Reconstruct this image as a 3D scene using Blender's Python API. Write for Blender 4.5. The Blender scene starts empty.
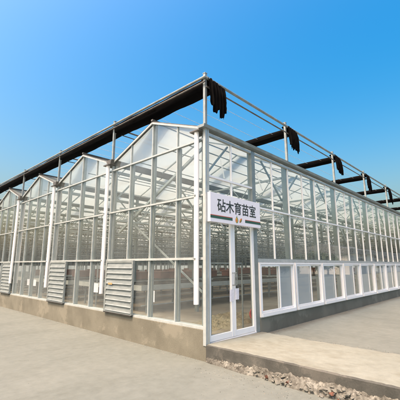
import bpy, math, random
from mathutils import Vector, Matrix, noise
random.seed(7)
sc = bpy.context.scene
COL = sc.collection
rad = math.radians

# ------------------------------------------------------------------ mesh builder
class MB:
    def __init__(self): self.v = []; self.f = []; self.mi = []
    def add(self, vs, fs, m=0):
        n = len(self.v); self.v += [tuple(p) for p in vs]
        for f in fs: self.f.append([i + n for i in f]); self.mi.append(m)
    def box(self, x0, x1, y0, y1, z0, z1, m=0):
        self.add([(x0,y0,z0),(x1,y0,z0),(x1,y1,z0),(x0,y1,z0),(x0,y0,z1),(x1,y0,z1),(x1,y1,z1),(x0,y1,z1)],
                 [(3,2,1,0),(4,5,6,7),(0,1,5,4),(1,2,6,5),(2,3,7,6),(3,0,4,7)], m)
    def bar(self, a, b, w, h, m=0, up=(0,0,1)):
        a = Vector(a); b = Vector(b); d = (b-a).normalized(); u = Vector(up)
        if abs(d.dot(u)) > .98: u = Vector((0,1,0))
        s = d.cross(u).normalized(); u = s.cross(d).normalized()
        p = []
        for c in (a, b):
            for i, j in ((-1,-1),(1,-1),(1,1),(-1,1)): p.append(c + s*(i*w/2) + u*(j*h/2))
        self.add(p, [(3,2,1,0),(4,5,6,7),(0,1,5,4),(1,2,6,5),(2,3,7,6),(3,0,4,7)], m)
    def tube(self, a, b, r, n=10, m=0, r2=None):
        a = Vector(a); b = Vector(b); d = (b-a).normalized(); u = Vector((0,0,1))
        if abs(d.dot(u)) > .98: u = Vector((0,1,0))
        s = d.cross(u).normalized(); u = s.cross(d).normalized(); r2 = r if r2 is None else r2
        p = []
        for c, q in ((a, r), (b, r2)):
            for k in range(n):
                t = 2*math.pi*k/n; p.append(c + s*(q*math.cos(t)) + u*(q*math.sin(t)))
        f = [(k, (k+1) % n, n+(k+1) % n, n+k) for k in range(n)]
        f += [tuple(range(n-1, -1, -1)), tuple(range(n, 2*n))]
        self.add(p, f, m)
    def path(self, pts, r, n=8, m=0):
        rings = []; pts = [Vector(q) for q in pts]
        vs = []; fs = []
        for i, c in enumerate(pts):
            d = (pts[min(i+1, len(pts)-1)] - pts[max(i-1, 0)]).normalized(); u = Vector((0,0,1))
            if abs(d.dot(u)) > .97: u = Vector((0,1,0))
            s = d.cross(u).normalized(); u = s.cross(d).normalized()
            for k in range(n):
                t = 2*math.pi*k/n; vs.append(c + s*(r*math.cos(t)) + u*(r*math.sin(t)))
        for i in range(len(pts)-1):
            for k in range(n): fs.append((i*n+k, i*n+(k+1) % n, (i+1)*n+(k+1) % n, (i+1)*n+k))
        fs += [tuple(range(n-1, -1, -1)), tuple(range((len(pts)-1)*n, len(pts)*n))]
        self.add(vs, fs, m)
    def quad(self, a, b, c, d, m=0): self.add([a,b,c,d], [(0,1,2,3)], m)
    def prism(self, prof, axis, a, b, m=0):
        # profile of 2D points extruded along x ('x': prof in y,z) or y ('y': prof in x,z)
        n = len(prof); vs = []
        for t in (a, b):
            for p in prof: vs.append((t, p[0], p[1]) if axis == 'x' else (p[0], t, p[1]) if axis == 'y' else (p[0], p[1], t))
        fs = [(k, (k+1) % n, n+(k+1) % n, n+k) for k in range(n)] + [tuple(range(n-1, -1, -1)), tuple(range(n, 2*n))]
        self.add(vs, fs, m)
    def build(self, name, mat, parent=None, loc=None, smooth=False, bevel=0):
        me = bpy.data.meshes.new(name); me.from_pydata(self.v, [], self.f); me.update()
        mats = mat if isinstance(mat, (list, tuple)) else [mat]
        for mm in mats: me.materials.append(mm)
        if len(mats) > 1: me.polygons.foreach_set('material_index', self.mi)
        if smooth: me.polygons.foreach_set('use_smooth', [True]*len(me.polygons))
        o = bpy.data.objects.new(name, me); COL.objects.link(o)
        if parent: o.parent = parent
        if loc: o.location = loc
        if bevel:
            b = o.modifiers.new('bevel', 'BEVEL'); b.width = bevel; b.segments = 2; b.limit_method = 'ANGLE'
        return o

def tag(o, label=None, cat=None, group=None, kind=None):
    if label: o['label'] = label
    if cat: o['category'] = cat
    if group: o['group'] = group
    if kind: o['kind'] = kind
    return o
def empty(name, loc=(0,0,0), rz=0):
    o = bpy.data.objects.new(name, None); o.empty_display_size = .2
    o.location = loc; o.rotation_euler = (0,0,rz); COL.objects.link(o); return o
def copy_tree(o, parent=None):
    c = o.copy(); COL.objects.link(c)
    if parent: c.parent = parent
    for ch in list(o.children): copy_tree(ch, c)
    return c
def fbm(x, y, z=0.0, o=4): return noise.fractal(Vector((x, y, z)), 1.0, 2.0, o)

# ------------------------------------------------------------------ materials
def newmat(name):
    m = bpy.data.materials.new(name); m.use_nodes = True
    nt = m.node_tree; nt.nodes.clear()
    out = nt.nodes.new('ShaderNodeOutputMaterial'); return m, nt, out
def N(nt, t, **kw):
    n = nt.nodes.new(t)
    for k, v in kw.items():
        if k in n.inputs: n.inputs[k].default_value = v
        else: setattr(n, k, v)
    return n
def ramp(nt, fac, stops):
    r = nt.nodes.new('ShaderNodeValToRGB'); e = r.color_ramp.elements
    while len(e) < len(stops): e.new(.5)
    for i, (p, c) in enumerate(stops): e[i].position = p; e[i].color = (*c, 1)
    nt.links.new(fac, r.inputs[0]); return r.outputs[0]
def noisetex(nt, scale, detail=6, rough=.6, stretch=(1,1,1), co='Object'):
    tc = nt.nodes.new('ShaderNodeTexCoord'); mp = nt.nodes.new('ShaderNodeMapping')
    mp.inputs['Scale'].default_value = stretch
    nt.links.new(tc.outputs[co], mp.inputs[0])
    n = nt.nodes.new('ShaderNodeTexNoise'); n.inputs['Scale'].default_value = scale
    n.inputs['Detail'].default_value = detail; n.inputs['Roughness'].default_value = rough
    nt.links.new(mp.outputs[0], n.inputs['Vector']); return n.outputs['Fac']
def mix(nt, fac, a, b, mode='MIX'):
    m = nt.nodes.new('ShaderNodeMix'); m.data_type = 'RGBA'; m.blend_type = mode
    if isinstance(fac, (int, float)): m.inputs[0].default_value = fac
    else: nt.links.new(fac, m.inputs[0])
    for s, v in ((6, a), (7, b)):
        if isinstance(v, tuple): m.inputs[s].default_value = (*v, 1)
        else: nt.links.new(v, m.inputs[s])
    return m.outputs[2]
def bump(nt, h, strength, dist=.01):
    b = nt.nodes.new('ShaderNodeBump'); b.inputs['Strength'].default_value = strength
    b.inputs['Distance'].default_value = dist; nt.links.new(h, b.inputs['Height']); return b.outputs[0]

def surf(name, c1, c2, scale=3, rough=.6, metal=0, bmp=0, c3=None, stretch=(1,1,1), fine=40, lo=.35, hi=.65, spec=.5, amp=.11):
    """painted / weathered surface: two-tone broad noise, fine speckle, optional bump"""
    m, nt, out = newmat(name)
    b = N(nt, 'ShaderNodeBsdfPrincipled', Roughness=rough, Metallic=metal)
    b.inputs['Specular IOR Level'].default_value = spec
    big = noisetex(nt, scale, 7, .62, stretch)
    c = ramp(nt, big, [(lo, c1), (hi, c2)])
    f = noisetex(nt, fine, 4, .7)
    sp = ramp(nt, f, [(.3, (1-amp*1.3,)*3), (.7, (1+amp*.7,)*3)])
    c = mix(nt, 1.0, c, sp, 'MULTIPLY')
    if c3:
        st = noisetex(nt, scale*.45+.13, 5, .7, stretch)
        fac = ramp(nt, st, [(.55, (0,0,0)), (.60, (1,1,1))])
        fac2 = N(nt, 'ShaderNodeMath', operation='MULTIPLY'); fac2.inputs[1].default_value = .6
        nt.links.new(fac, fac2.inputs[0]); c = mix(nt, fac2.outputs[0], c, c3)
    nt.links.new(c, b.inputs['Base Color'])
    rr = ramp(nt, big, [(.3, (rough*.85,)*3), (.7, (min(1, rough*1.15),)*3)])
    nt.links.new(rr, b.inputs['Roughness'])
    if bmp:
        nt.links.new(bump(nt, f, bmp, .006), b.inputs['Normal'])
    nt.links.new(b.outputs[0], out.inputs[0]); return m

def glassmat(name, tint, dust, dustcol, ior=1.5, wob=.0):
    """thin architectural glass: clear transmission, Fresnel reflection, a little dust"""
    m, nt, out = newmat(name)
    tr = N(nt, 'ShaderNodeBsdfTransparent'); tr.inputs[0].default_value = (*tint, 1)
    gl = N(nt, 'ShaderNodeBsdfGlossy'); gl.inputs['Roughness'].default_value = .02
    gl.inputs[0].default_value = (.95, .98, .97, 1)
    lw = N(nt, 'ShaderNodeLayerWeight', Blend=.5)      # facing = 1 - |cos|: Schlick reflectance, same from either side
    pw = N(nt, 'ShaderNodeMath', operation='POWER'); pw.inputs[1].default_value = 5.0
    nt.links.new(lw.outputs['Facing'], pw.inputs[0])
    fr = N(nt, 'ShaderNodeMath', operation='MULTIPLY_ADD'); fr.inputs[1].default_value = .96; fr.inputs[2].default_value = .04
    nt.links.new(pw.outputs[0], fr.inputs[0])
    if wob:
        w = noisetex(nt, 1.1, 2, .5); nb = bump(nt, w, wob, .02)
        nt.links.new(nb, gl.inputs['Normal'])
    df = N(nt, 'ShaderNodeBsdfDiffuse'); df.inputs[0].default_value = (*dustcol, 1)
    tl = N(nt, 'ShaderNodeBsdfTranslucent'); tl.inputs[0].default_value = (*dustcol, 1)
    dd = N(nt, 'ShaderNodeMixShader'); dd.inputs[0].default_value = .5
    nt.links.new(df.outputs[0], dd.inputs[1]); nt.links.new(tl.outputs[0], dd.inputs[2])
    dn = noisetex(nt, 1.6, 6, .65)
    mr = N(nt, 'ShaderNodeMapRange'); mr.inputs[1].default_value = .25; mr.inputs[2].default_value = .75
    mr.inputs[3].default_value = dust*.45; mr.inputs[4].default_value = dust*1.6
    nt.links.new(dn, mr.inputs[0])
    m1 = N(nt, 'ShaderNodeMixShader'); nt.links.new(mr.outputs[0], m1.inputs[0])
    nt.links.new(tr.outputs[0], m1.inputs[1]); nt.links.new(dd.outputs[0], m1.inputs[2])
    # two faces of one pane reflect about twice the single-surface Fresnel
    mul = N(nt, 'ShaderNodeMath', operation='MULTIPLY', use_clamp=True); mul.inputs[1].default_value = 1.7
    nt.links.new(fr.outputs[0], mul.inputs[0])
    m2 = N(nt, 'ShaderNodeMixShader'); nt.links.new(mul.outputs[0], m2.inputs[0])
    nt.links.new(m1.outputs[0], m2.inputs[1]); nt.links.new(gl.outputs[0], m2.inputs[2])
    nt.links.new(m2.outputs[0], out.inputs[0]); return m

M = {}
M['galv'] = surf('galvanised', (.215,.255,.26), (.315,.36,.365), 5, .42, .3, fine=90, amp=.05)
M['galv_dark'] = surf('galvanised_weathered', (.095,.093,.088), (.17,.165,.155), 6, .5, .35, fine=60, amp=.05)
M['galv_green'] = surf('galvanised_column', (.185,.228,.23), (.265,.31,.312), 4, .45, .2, fine=80, amp=.05)
M['alu'] = surf('aluminium_bar', (.355,.405,.415), (.44,.495,.505), 6, .38, .2, fine=90, amp=.05)
M['white'] = surf('white_frame', (.77,.81,.845), (.81,.85,.88), 1.5, .35, fine=60, amp=.02)
M['pipe'] = surf('white_pvc', (.82,.825,.825), (.87,.87,.87), 1.5, .35, fine=50, amp=.02)
M['louver'] = surf('louver_sheet', (.19,.228,.235), (.265,.305,.312), 4, .45, .2, fine=70, stretch=(1,1,4), amp=.05)
M['black'] = surf('black_shade_cloth', (.0018,.0018,.002), (.004,.004,.0045), 9, .95, fine=220, spec=.05)
M['plinth'] = surf('plinth_concrete', (.118,.118,.094), (.160,.162,.132), 1.7, .85, bmp=.35, c3=(.21,.208,.17), fine=55, lo=.38, hi=.62)
M['sign_white'] = surf('sign_face', (.82,.82,.91), (.845,.845,.925), 1.2, .4, fine=20, amp=.02)
M['ink'] = surf('sign_ink', (.035,.045,.04), (.05,.055,.05), 4, .5)
M['sign_green'] = surf('sign_green', (.03,.10,.075), (.04,.12,.085), 4, .5)
M['sign_red'] = surf('sign_red', (.45,.10,.07), (.55,.13,.09), 4, .5)
M['orange'] = surf('emblem_orange', (.70,.30,.04), (.85,.52,.09), 14, .5)
M['emblem_leaf'] = surf('emblem_leaf', (.10,.22,.08), (.16,.30,.10), 8, .5)
M['emblem_red'] = surf('emblem_red', (.60,.10,.05), (.75,.17,.08), 9, .5)
M['paper'] = surf('paper', (.72,.72,.80), (.80,.80,.86), 8, .7)
M['crate'] = surf('crate_brown', (.12,.045,.03), (.19,.075,.05), 3, .75, bmp=.2)
M['tray'] = surf('tray_black', (.018,.02,.018), (.04,.045,.035), 8, .7)
M['soil'] = surf('soil_floor', (.17,.15,.112), (.27,.245,.19), .9, .95, bmp=.5, c3=(.24,.19,.13), fine=30)
M['net'] = surf('dry_netting', (.13,.115,.065), (.30,.265,.175), 14, .9, bmp=.5)
M['red'] = surf('red_plastic', (.55,.04,.035), (.65,.06,.05), 4, .35)
M['screen_grey'] = surf('inner_screen', (.36,.38,.38), (.50,.52,.52), 6, .8)
M['bench'] = surf('bench_aluminium', (.40,.435,.42), (.51,.54,.525), 5, .4, .2, amp=.05)
M['wire'] = surf('steel_wire', (.55,.55,.55), (.66,.65,.64), 8, .4, .3, amp=.05)
M['near_black'] = surf('louver_black', (.02,.02,.02), (.04,.04,.04), 6, .6)  # near-black tone for the sheet and strip around the louvre slats
M['chunk'] = surf('broken_concrete', (.085,.090,.080), (.225,.235,.215), 9, .9, bmp=.5, c3=(.24,.20,.15), fine=60)
M['brick'] = surf('brick_bit', (.09,.04,.03), (.16,.075,.05), 12, .9, bmp=.5, fine=60)
M['mortar'] = surf('mortar_spill', (.035,.034,.028), (.165,.170,.155), 16, .95, bmp=.9, c3=(.26,.27,.25), fine=45)  # dark tone puts the shade of gaps between stones into the colour
M['kerb'] = surf('kerb_cement', (.044,.048,.045), (.078,.083,.077), 3.5, .9, bmp=.5, c3=(.11,.11,.10), fine=50)
M['wall_white'] = surf('render_white', (.62,.61,.58), (.72,.71,.68), 1.2, .8)
M['roof_dark'] = surf('roof_sheet', (.10,.105,.11), (.15,.155,.16), 2, .6)
M['win_dark'] = surf('window_dark', (.03,.035,.04), (.05,.055,.06), 2, .15)
M['bark'] = surf('bark', (.07,.05,.035), (.14,.10,.07), 12, .9, bmp=.5)
M['leaf'] = surf('foliage', (.035,.06,.02), (.075,.12,.04), 2.5, .7)
M['label_orange'] = surf('orange_sticker', (.42,.25,.11), (.50,.31,.15), 9, .5)

def groundmat(name, a, b, c, streak, st_scale, bmp=.3, crack=False):
    m, nt, out = newmat(name)
    p = N(nt, 'ShaderNodeBsdfPrincipled', Roughness=.9); p.inputs['Specular IOR Level'].default_value = .3
    big = noisetex(nt, .35, 8, .6)
    col = ramp(nt, big, [(.36, a), (.64, b)])
    s = noisetex(nt, st_scale, 7, .68, streak)
    fac = ramp(nt, s, [(.48, (0,0,0)), (.72, (.75,.75,.75))])
    col = mix(nt, fac, col, c)
    mid = noisetex(nt, 7.0, 8, .7)
    col = mix(nt, 1.0, col, ramp(nt, mid, [(.28, (.84,.84,.83)), (.72, (1.10,1.10,1.10))]), 'MULTIPLY')
    fine = noisetex(nt, 160, 3, .7)
    col = mix(nt, 1.0, col, ramp(nt, fine, [(.3, (.88,.88,.87)), (.7, (1.08,1.08,1.08))]), 'MULTIPLY')
    # small dark pits and stains
    sp = noisetex(nt, 22, 5, .75)
    col = mix(nt, ramp(nt, sp, [(.66, (0,0,0)), (.78, (.5,.5,.5))]), col, tuple(x*.6 for x in a))
    nt.links.new(col, p.inputs['Base Color'])
    h = mix(nt, .4, mid, fine)
    nt.links.new(bump(nt, h, bmp, .012), p.inputs['Normal'])
    nt.links.new(p.outputs[0], out.inputs[0]); return m
M['ground'] = groundmat('yard_concrete', (.124,.143,.136), (.147,.166,.157), (.107,.122,.113), (.5,1.6,1), .9)
M['pavement'] = groundmat('pavement_concrete', (.127,.143,.134), (.151,.168,.157), (.111,.124,.113), (1.4,.5,1), 1.1)
M['walk'] = groundmat('walkway_screed', (.178,.192,.168), (.220,.236,.21), (.156,.156,.124), (1.5,.8,1), 2.2, .25)

M['glass'] = glassmat('wall_glass', (.91,.95,.945), .10, (.72,.81,.84), wob=.04)
M['glass_clear'] = glassmat('window_glass', (.86,.89,.88), .012, (.8,.84,.83))
# diffusing roof glass: lets some sun and sky straight through, scatters the rest
def roofmat():
    m, nt, out = newmat('diffusing_roof_glass')
    tr = N(nt, 'ShaderNodeBsdfTransparent'); tr.inputs[0].default_value = (.90,.94,.92,1)
    tl = N(nt, 'ShaderNodeBsdfTranslucent'); tl.inputs[0].default_value = (.37,.42,.42,1)
    df = N(nt, 'ShaderNodeBsdfDiffuse'); df.inputs[0].default_value = (.40,.45,.45,1)
    dd = N(nt, 'ShaderNodeMixShader'); dd.inputs[0].default_value = .30
    nt.links.new(tl.outputs[0], dd.inputs[1]); nt.links.new(df.outputs[0], dd.inputs[2])
    n = noisetex(nt, 1.3, 6, .6)
    mr = N(nt, 'ShaderNodeMapRange'); mr.inputs[1].default_value = .3; mr.inputs[2].default_value = .7
    mr.inputs[3].default_value = .82; mr.inputs[4].default_value = .93
    nt.links.new(n, mr.inputs[0])
    mx = N(nt, 'ShaderNodeMixShader'); nt.links.new(mr.outputs[0], mx.inputs[0])
    nt.links.new(tr.outputs[0], mx.inputs[1]); nt.links.new(dd.outputs[0], mx.inputs[2])
    nt.links.new(mx.outputs[0], out.inputs[0]); return m
M['roof'] = roofmat()
def meshmat():
    m, nt, out = newmat('insect_mesh')
    tr = N(nt, 'ShaderNodeBsdfTransparent'); tr.inputs[0].default_value = (.8,.82,.85,1)
    df = N(nt, 'ShaderNodeBsdfPrincipled', Roughness=.6); df.inputs['Base Color'].default_value = (.56,.62,.69,1)
    mx = N(nt, 'ShaderNodeMixShader'); mx.inputs[0].default_value = .72
    nt.links.new(tr.outputs[0], mx.inputs[1]); nt.links.new(df.outputs[0], mx.inputs[2])
    nt.links.new(mx.outputs[0], out.inputs[0]); return m
M['mesh'] = meshmat()

# ------------------------------------------------------------------ setting: ground
G, NG = 3.3, 10            # gable width (along y) and count
B, NB = 3.2, 12            # bay length (along x) and count
X1, Y1 = B*NB, G*NG
ZE, ZR = 4.22, 4.83        # eave and ridge
FL = .2                    # inside floor level

def sheet(name, x0, x1, y0, y1, nx, ny, zf, mat):
    mb = MB(); vs = []; fs = []
    for j in range(ny+1):
        for i in range(nx+1):
            x = x0+(x1-x0)*i/nx; y = y0+(y1-y0)*j/ny; vs.append((x, y, zf(x, y)))
    for j in range(ny):
        for i in range(nx):
            a = j*(nx+1)+i; fs.append((a, a+1, a+nx+2, a+nx+1))
    mb.add(vs, fs); return mb.build(name, mat, smooth=True)

g = MB(); g.quad((-900,-900,0), (900,-900,0), (900,900,0), (-900,900,0))
tag(g.build('ground', M['ground']), kind='structure')
fl = MB(); fl.box(.19, X1-.19, .19, Y1-.19, .004, FL); fl.box(.09, 1.66, .1, .19, .004, FL)
tag(fl.build('floor', M['soil']), kind='structure')
pv = MB(); pv.box(1.70, 140, -60, -.004, .003, .2)
tag(pv.build('pavement', M['pavement']), kind='structure')

# walkway from the door: a raised slab, cream screed on top, grey cement on its edge
def walkway():
    mb = MB(); ny = 260; L = 13.0; prof = [(0,.0),(.0,.5),(.0,.94),(.022,1.0),(.12,1),(.3,1),(.6,1),(.95,1),(1.3,1),(1.55,1),(1.68,1),(1.735,.98),(1.76,.75)]
    vs = []; fs = []; n = len(prof)
    for j in range(ny+1):
        y = -.003 - L*j/ny
        for i, (px, pz) in enumerate(prof):
            zt = .277 - .016*px + .004*fbm(px*2, y*2, 3) - .006*min(1, max(0, (-y)/6))
            z = zt*pz if pz < .99 else zt
            x = px
            if i in (1, 2): x += .010*fbm(y*5, i*.7, 1) - .004
            if i == 3: x += .012*fbm(y*7, 9)+.006*fbm(y*26, 4); z += .007*fbm(y*9, 2)+.004*fbm(y*30, 7)-.012*max(0, fbm(y*2.6, 8)-.2)
            if i >= 10: x += .055*fbm(y*2.3, 5.5) + .02*fbm(y*9, 1.5); z -= .010*abs(fbm(y*6, 4.4)) + (.012 if i == 11 else 0)
            if i == n-1: z = .195
            vs.append((x, y, z))
    for j in range(ny):
        for i in range(n-1):
            a = j*n+i; mb.add([], []); fs.append((a, a+n, a+n+1, a+1))
    mb.add(vs, fs); mb.mi = [1 if (k % (n-1)) < 3 else 0 for k in range(len(fs))]
    return tag(mb.build('concrete_walkway', [M['walk'], M['kerb']], smooth=False), kind='structure')
walkway()

# ------------------------------------------------------------------ greenhouse
GH = empty('greenhouse')
tag(GH, 'long glass greenhouse with a row of low gables, galvanised frame and white window strip', 'greenhouse')

def part(mb, name, mat, parent=GH, **k): return mb.build(name, mat, parent, **k)

# concrete plinth
b = MB(); b.prism([(0,0),(.085,0),(.085,.25),(.2,.25),(.2,Y1),(0,Y1)], 'z', -.3, .5); part(b, 'base_wall', M['plinth'], bevel=.006)
b = MB(); b.box(1.68, X1, 0, .2, -.3, .5); part(b, 'base_wall', M['plinth'], bevel=.006)
b = MB(); b.box(X1-.2, X1, .21, Y1-.2, -.3, .5); b.box(.21, X1, Y1-.19, Y1, -.3, .499); part(b, 'base_wall', M['plinth'])
# sills
b = MB(); b.box(.01, .15, .06, Y1, .502, .545); part(b, 'sill', M['alu'])
b = MB(); b.box(1.69, X1, .012, .16, .502, .53); part(b, 'sill', M['alu'])

# columns: the gutter columns on the grid, nearest 100 as parts, the far rest as one part
pts = [(k*B, j*G) for k in range(NB+1) for j in range(NG+1)]
pts.sort(key=lambda q: math.hypot(q[0]+4.4, q[1]+4))
colb = MB(); colb.box(-.035, .035, -.055, .055, 0, ZE-.06-.2)
proto = None; rest = MB()
def colpos(x, y):
    return (min(max(x, .125), X1-.13), min(max(y, .12), Y1-.13), FL)
for i, (x, y) in enumerate(pts):
    p = colpos(x, y)
    if i < 96:
        if proto is None: proto = part(colb, 'column', M['galv_green'], loc=p)
        else:
            c = proto.copy(); COL.objects.link(c); c.location = p
    else: rest.box(p[0]-.045, p[0]+.045, p[1]-.065, p[1]+.065, FL, ZE-.06)
tag(part(rest, 'column', M['galv_green']), kind='stuff')

# corner post (light, wraps the corner)
b = MB(); b.box(-.012, .055, -.012, .055, .25, ZE-.02); b.box(.058, .085, -.02, .03, .27, ZE-.03); part(b, 'corner_post', M['alu'])

# left (gable) wall: mullions with the steel posts behind them
def roof_z(y):
    t = (y % G)/G; return ZE + (ZR-ZE)*(1-abs(2*t-1))
mproto = {}
for j in range(NG):
    for n, dy in enumerate((.82, 1.65, 2.48)):
        y = j*G+dy
        if n not in mproto:
            b = MB(); zt = roof_z(dy)-.03
            b.box(.018, .068, -.014, .014, .545, zt); b.box(.078, .13, -.042, .008, .545, zt if n == 1 else 4.0)
            mproto[n] = part(b, 'mullion', [M['alu']], loc=(0, y, 0)); mproto[n].data.materials.append(M['galv_green'])
            mproto[n].data.polygons.foreach_set('material_index', [0]*6+[1]*6)
        else:
            c = mproto[n].copy(); COL.objects.link(c); c.location = (0, y, 0)
# mullions at the gutters
gp = None
for j in range(1, NG+1):
    y = min(j*G, Y1-.03)
    if gp is None:
        b = MB(); b.box(.018, .068, -.022, .022, .545, ZE-.07); gp = part(b, 'mullion', M['alu'], loc=(0, y, 0))
    else: c = gp.copy(); COL.objects.link(c); c.location = (0, y, 0)
for z, h in ((1.715, .045), (2.89, .034), (4.0, .034)):
    b = MB(); b.box(.004, .066, .06, Y1, z-h/2, z+h/2); part(b, 'rail', M['alu'])
# gable: verge rafters and a triangle of bars
for j in range(NG):
    b = MB(); y0 = j*G
    for s in (0, 1):
        a = (.03, y0+.04+(G-.08)*s, ZE+.0); c = (.03, y0+G/2, ZR)
        b.bar(a, c, .07, .045)
    r_ = part(b, 'verge_rafter', M['galv_dark'])
    b = MB()
    for s in (0, 1):
        a = (-.004, y0+.07+(G-.14)*s, ZE-.005); c = (-.004, y0+G/2, ZR-.022); b.bar(a, c, .02, .04)
    b.build('verge_trim', M['alu'], r_)
# wall glass of each gable bay
for j in range(NG):
    y0 = j*G; b = MB()
    ys = [.03, .82, 1.65, 2.48, G-.03]
    for q in range(4):
        a, c = y0+ys[q]+.014, y0+ys[q+1]-.014
        dx = .003*math.sin(q*2.1+j*1.7)
        for z0, z1 in ((.55, 1.69), (1.74, 2.865), (2.915, 3.975)):
            b.quad((.045+dx, a, z0), (.045+dx, c, z0), (.045, c, z1), (.045, a, z1))
        b.quad((.045, a, 4.025), (.045, c, 4.025), (.045, c, max(4.03, roof_z(c)-.02)), (.045, a, max(4.03, roof_z(a)-.02)))
    part(b, 'wall_glass', M['glass'])
# cross brace in the corner bay, and again further along
for j in (0, 4, 8):
    b = MB(); b.bar((.19, j*G+.15, 3.95), (.19, j*G+3.1, 2.4), .05, .05); b.bar((.25, j*G+.15, 1.0), (.25, j*G+3.1, 2.9), .03, .03)
    part(b, 'brace', M['galv'])

# right (eave) wall
n = int(X1/.8); mp_ = None; wp_ = None
for i in range(1, n+1):
    x = i*.8+.03
    if i < 2: z0 = 2.95
    else: z0 = 1.74
    if i == 1:
        b = MB(); b.box(x-.0115, x+.0115, .018, .06, 2.95, ZE-.09); part(b, 'mullion', M['white'])
    elif mp_ is None:
        b = MB(); b.box(-.0115, .0115, .018, .06, 1.74, ZE-.09); mp_ = part(b, 'mullion', M['white'], loc=(x, 0, 0))
    else: c = mp_.copy(); COL.objects.link(c); c.location = (x, 0, 0)
    if i % 2 == 0:
        if i % 4 == 0: continue
        if wp_ is None:
            b = MB(); b.box(-.028, .028, .085, .15, FL, ZE-.08); wp_ = part(b, 'wall_post', M['galv_green'], loc=(x, 0, 0))
        else: c = wp_.copy(); COL.objects.link(c); c.location = (x, 0, 0)
for z, h, x0, x1, mt in ((3.27, .036, .06, 1.66, 'white'), (2.86, .034, 1.66, X1, 'white'), (1.70, .075, 1.66, X1, 'alu'), (4.10, .05, .06, X1, 'alu')):
    b = MB(); b.box(x0, x1, .004, .066, z-h/2, z+h/2); part(b, 'rail', M[mt])
for k in range(NB):
    b = MB()
    for q in range(4):
        i = k*4+q; a = i*.8+.03+.0115; c = a+.777
        if i == 0: a += .03
        dx = .003*math.sin(i*2.3)
        zs = ((2.93, 3.245), (3.295, 4.075)) if i < 2 else ((1.74, 2.838), (2.884, 4.075))
        for z0, z1 in zs: b.quad((a, .045+dx, z0), (c, .045+dx, z0), (c, .045, z1), (a, .045, z1))
    part(b, 'wall_glass', M['glass'])
# far walls
b = MB()
for q in range(1, 40): b.box(X1-.07, X1-.02, q*.825-.02, q*.825+.02, .5, roof_z(q*.825)-.03)
for q in range(1, 48): b.box(q*.8-.02, q*.8+.02, Y1-.07, Y1-.02, .5, ZE-.05)
b.box(X1-.08, X1-.01, .2, Y1-.1, 1.7, 1.75); b.box(X1-.08, X1-.01, .2, Y1-.1, 2.86, 2.91); b.box(.2, X1-.1, Y1-.08, Y1-.01, 1.7, 1.75); b.box(.2, X1-.1, Y1-.08, Y1-.01, 2.86, 2.91)
tag(part(b, 'far_mullion', M['alu']), kind='stuff')
b = MB(); b.quad((X1-.04,.1,.5), (X1-.04,Y1-.1,.5), (X1-.04,Y1-.1,ZE), (X1-.04,.1,ZE)); b.quad((.1,Y1-.04,.5), (X1-.1,Y1-.04,.5), (X1-.1,Y1-.04,ZE), (.1,Y1-.04,ZE))
part(b, 'wall_glass', M['glass'])

# roof of each gable
for j in range(NG):
    y0 = j*G; b = MB()
    b.quad((.03, y0+.08, ZE+.03), (X1, y0+.08, ZE+.03), (X1, y0+G/2, ZR+.02), (.03, y0+G/2, ZR+.02))
    b.quad((.03, y0+G/2, ZR+.02), (X1, y0+G/2, ZR+.02), (X1, y0+G-.08, ZE+.03), (.03, y0+G-.08, ZE+.03))
    rf = part(b, 'roof', M['roof'])
    b = MB(); b.box(-.02, X1, y0+G/2-.03, y0+G/2+.03, ZR+.03, ZR+.07); b.build('ridge', M['galv_dark'], rf)
    b = MB()
    for q in range(1, int(X1/1.6)):
        x = q*1.6
        for s in (0, 1):
            b.bar((x, y0+.09+(G-.18)*s, ZE+.012), (x, y0+G/2, ZR), .03, .03)
    b.build('glazing_bar', M['alu'], rf)
    b = MB()
    for dy, z in ((.75, 4.12), (1.65, 4.30), (2.5, 4.12)): b.tube((.2, y0+dy, z), (X1-.2, y0+dy, z), .013, 6)
    b.build('purlin_pipe', M['galv'], rf)
# gutters, each with the pipe under it and the struts to its columns
for j in range(NG+1):
    y = j*G
    if j == 0: prof = [(-.07, ZE+.028), (-.055, ZE-.028), (.10, ZE-.028), (.13, ZE+.028)]
    else: prof = [(y-.13, ZE+.05), (y-.07, ZE-.07), (y+.07, ZE-.07), (y+.13, ZE+.05)]
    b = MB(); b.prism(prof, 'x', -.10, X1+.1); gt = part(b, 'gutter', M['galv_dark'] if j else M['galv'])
    if j:
        b = MB(); b.box(.2, X1-.2, y-.035, y+.035, ZE-.27, ZE-.20); b.build('gutter_beam', M['galv'], gt)
    b = MB(); yy = max(y, .22) if j < NG else y-.2
    for k in range(NB+1):
        for s in (-1, 1):
            x = k*B+s*.95
            if .2 < x < X1-.2: b.bar((min(max(k*B, .15), X1-.15), yy, 3.25), (x, yy, ZE-.10), .035, .035)
    b.build('strut', M['galv'], gt)
    b = MB(); b.tube((.3, y+.18, 2.32), (X1-.3, y+.18, 2.32), .024, 6); b.tube((.3, y+.18, 1.9), (X1-.3, y+.18, 1.9), .02, 6)
    if 0 < j < NG: b.build('heating_pipe', M['galv'], gt)
# lattice trusses across the gables
def truss(x, step=.66, zt=3.86, zb=3.42):
    b = MB(); ya, yb = .2, Y1-.2
    b.bar((x, ya, zt), (x, yb, zt), .05, .05); b.bar((x, ya, zb), (x, yb, zb), .045, .045)
    n = int(round((yb-ya)/step)); s = (yb-ya)/n
    for i in range(n):
        y = ya+s*i; m_ = y+s/2
        b.tube((x, y, zb+.02), (x, m_, zt-.02), .014, 5); b.tube((x, m_, zt-.02), (x, y+s, zb+.02), .014, 5)
    return b
tp = None
for k in range(1, NB):
    if tp is None: tp = truss(0).build('truss', M['alu'], GH, loc=(k*B, 0, 0))
    else: c = tp.copy(); COL.objects.link(c); c.location = (k*B, 0, 0)
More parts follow.
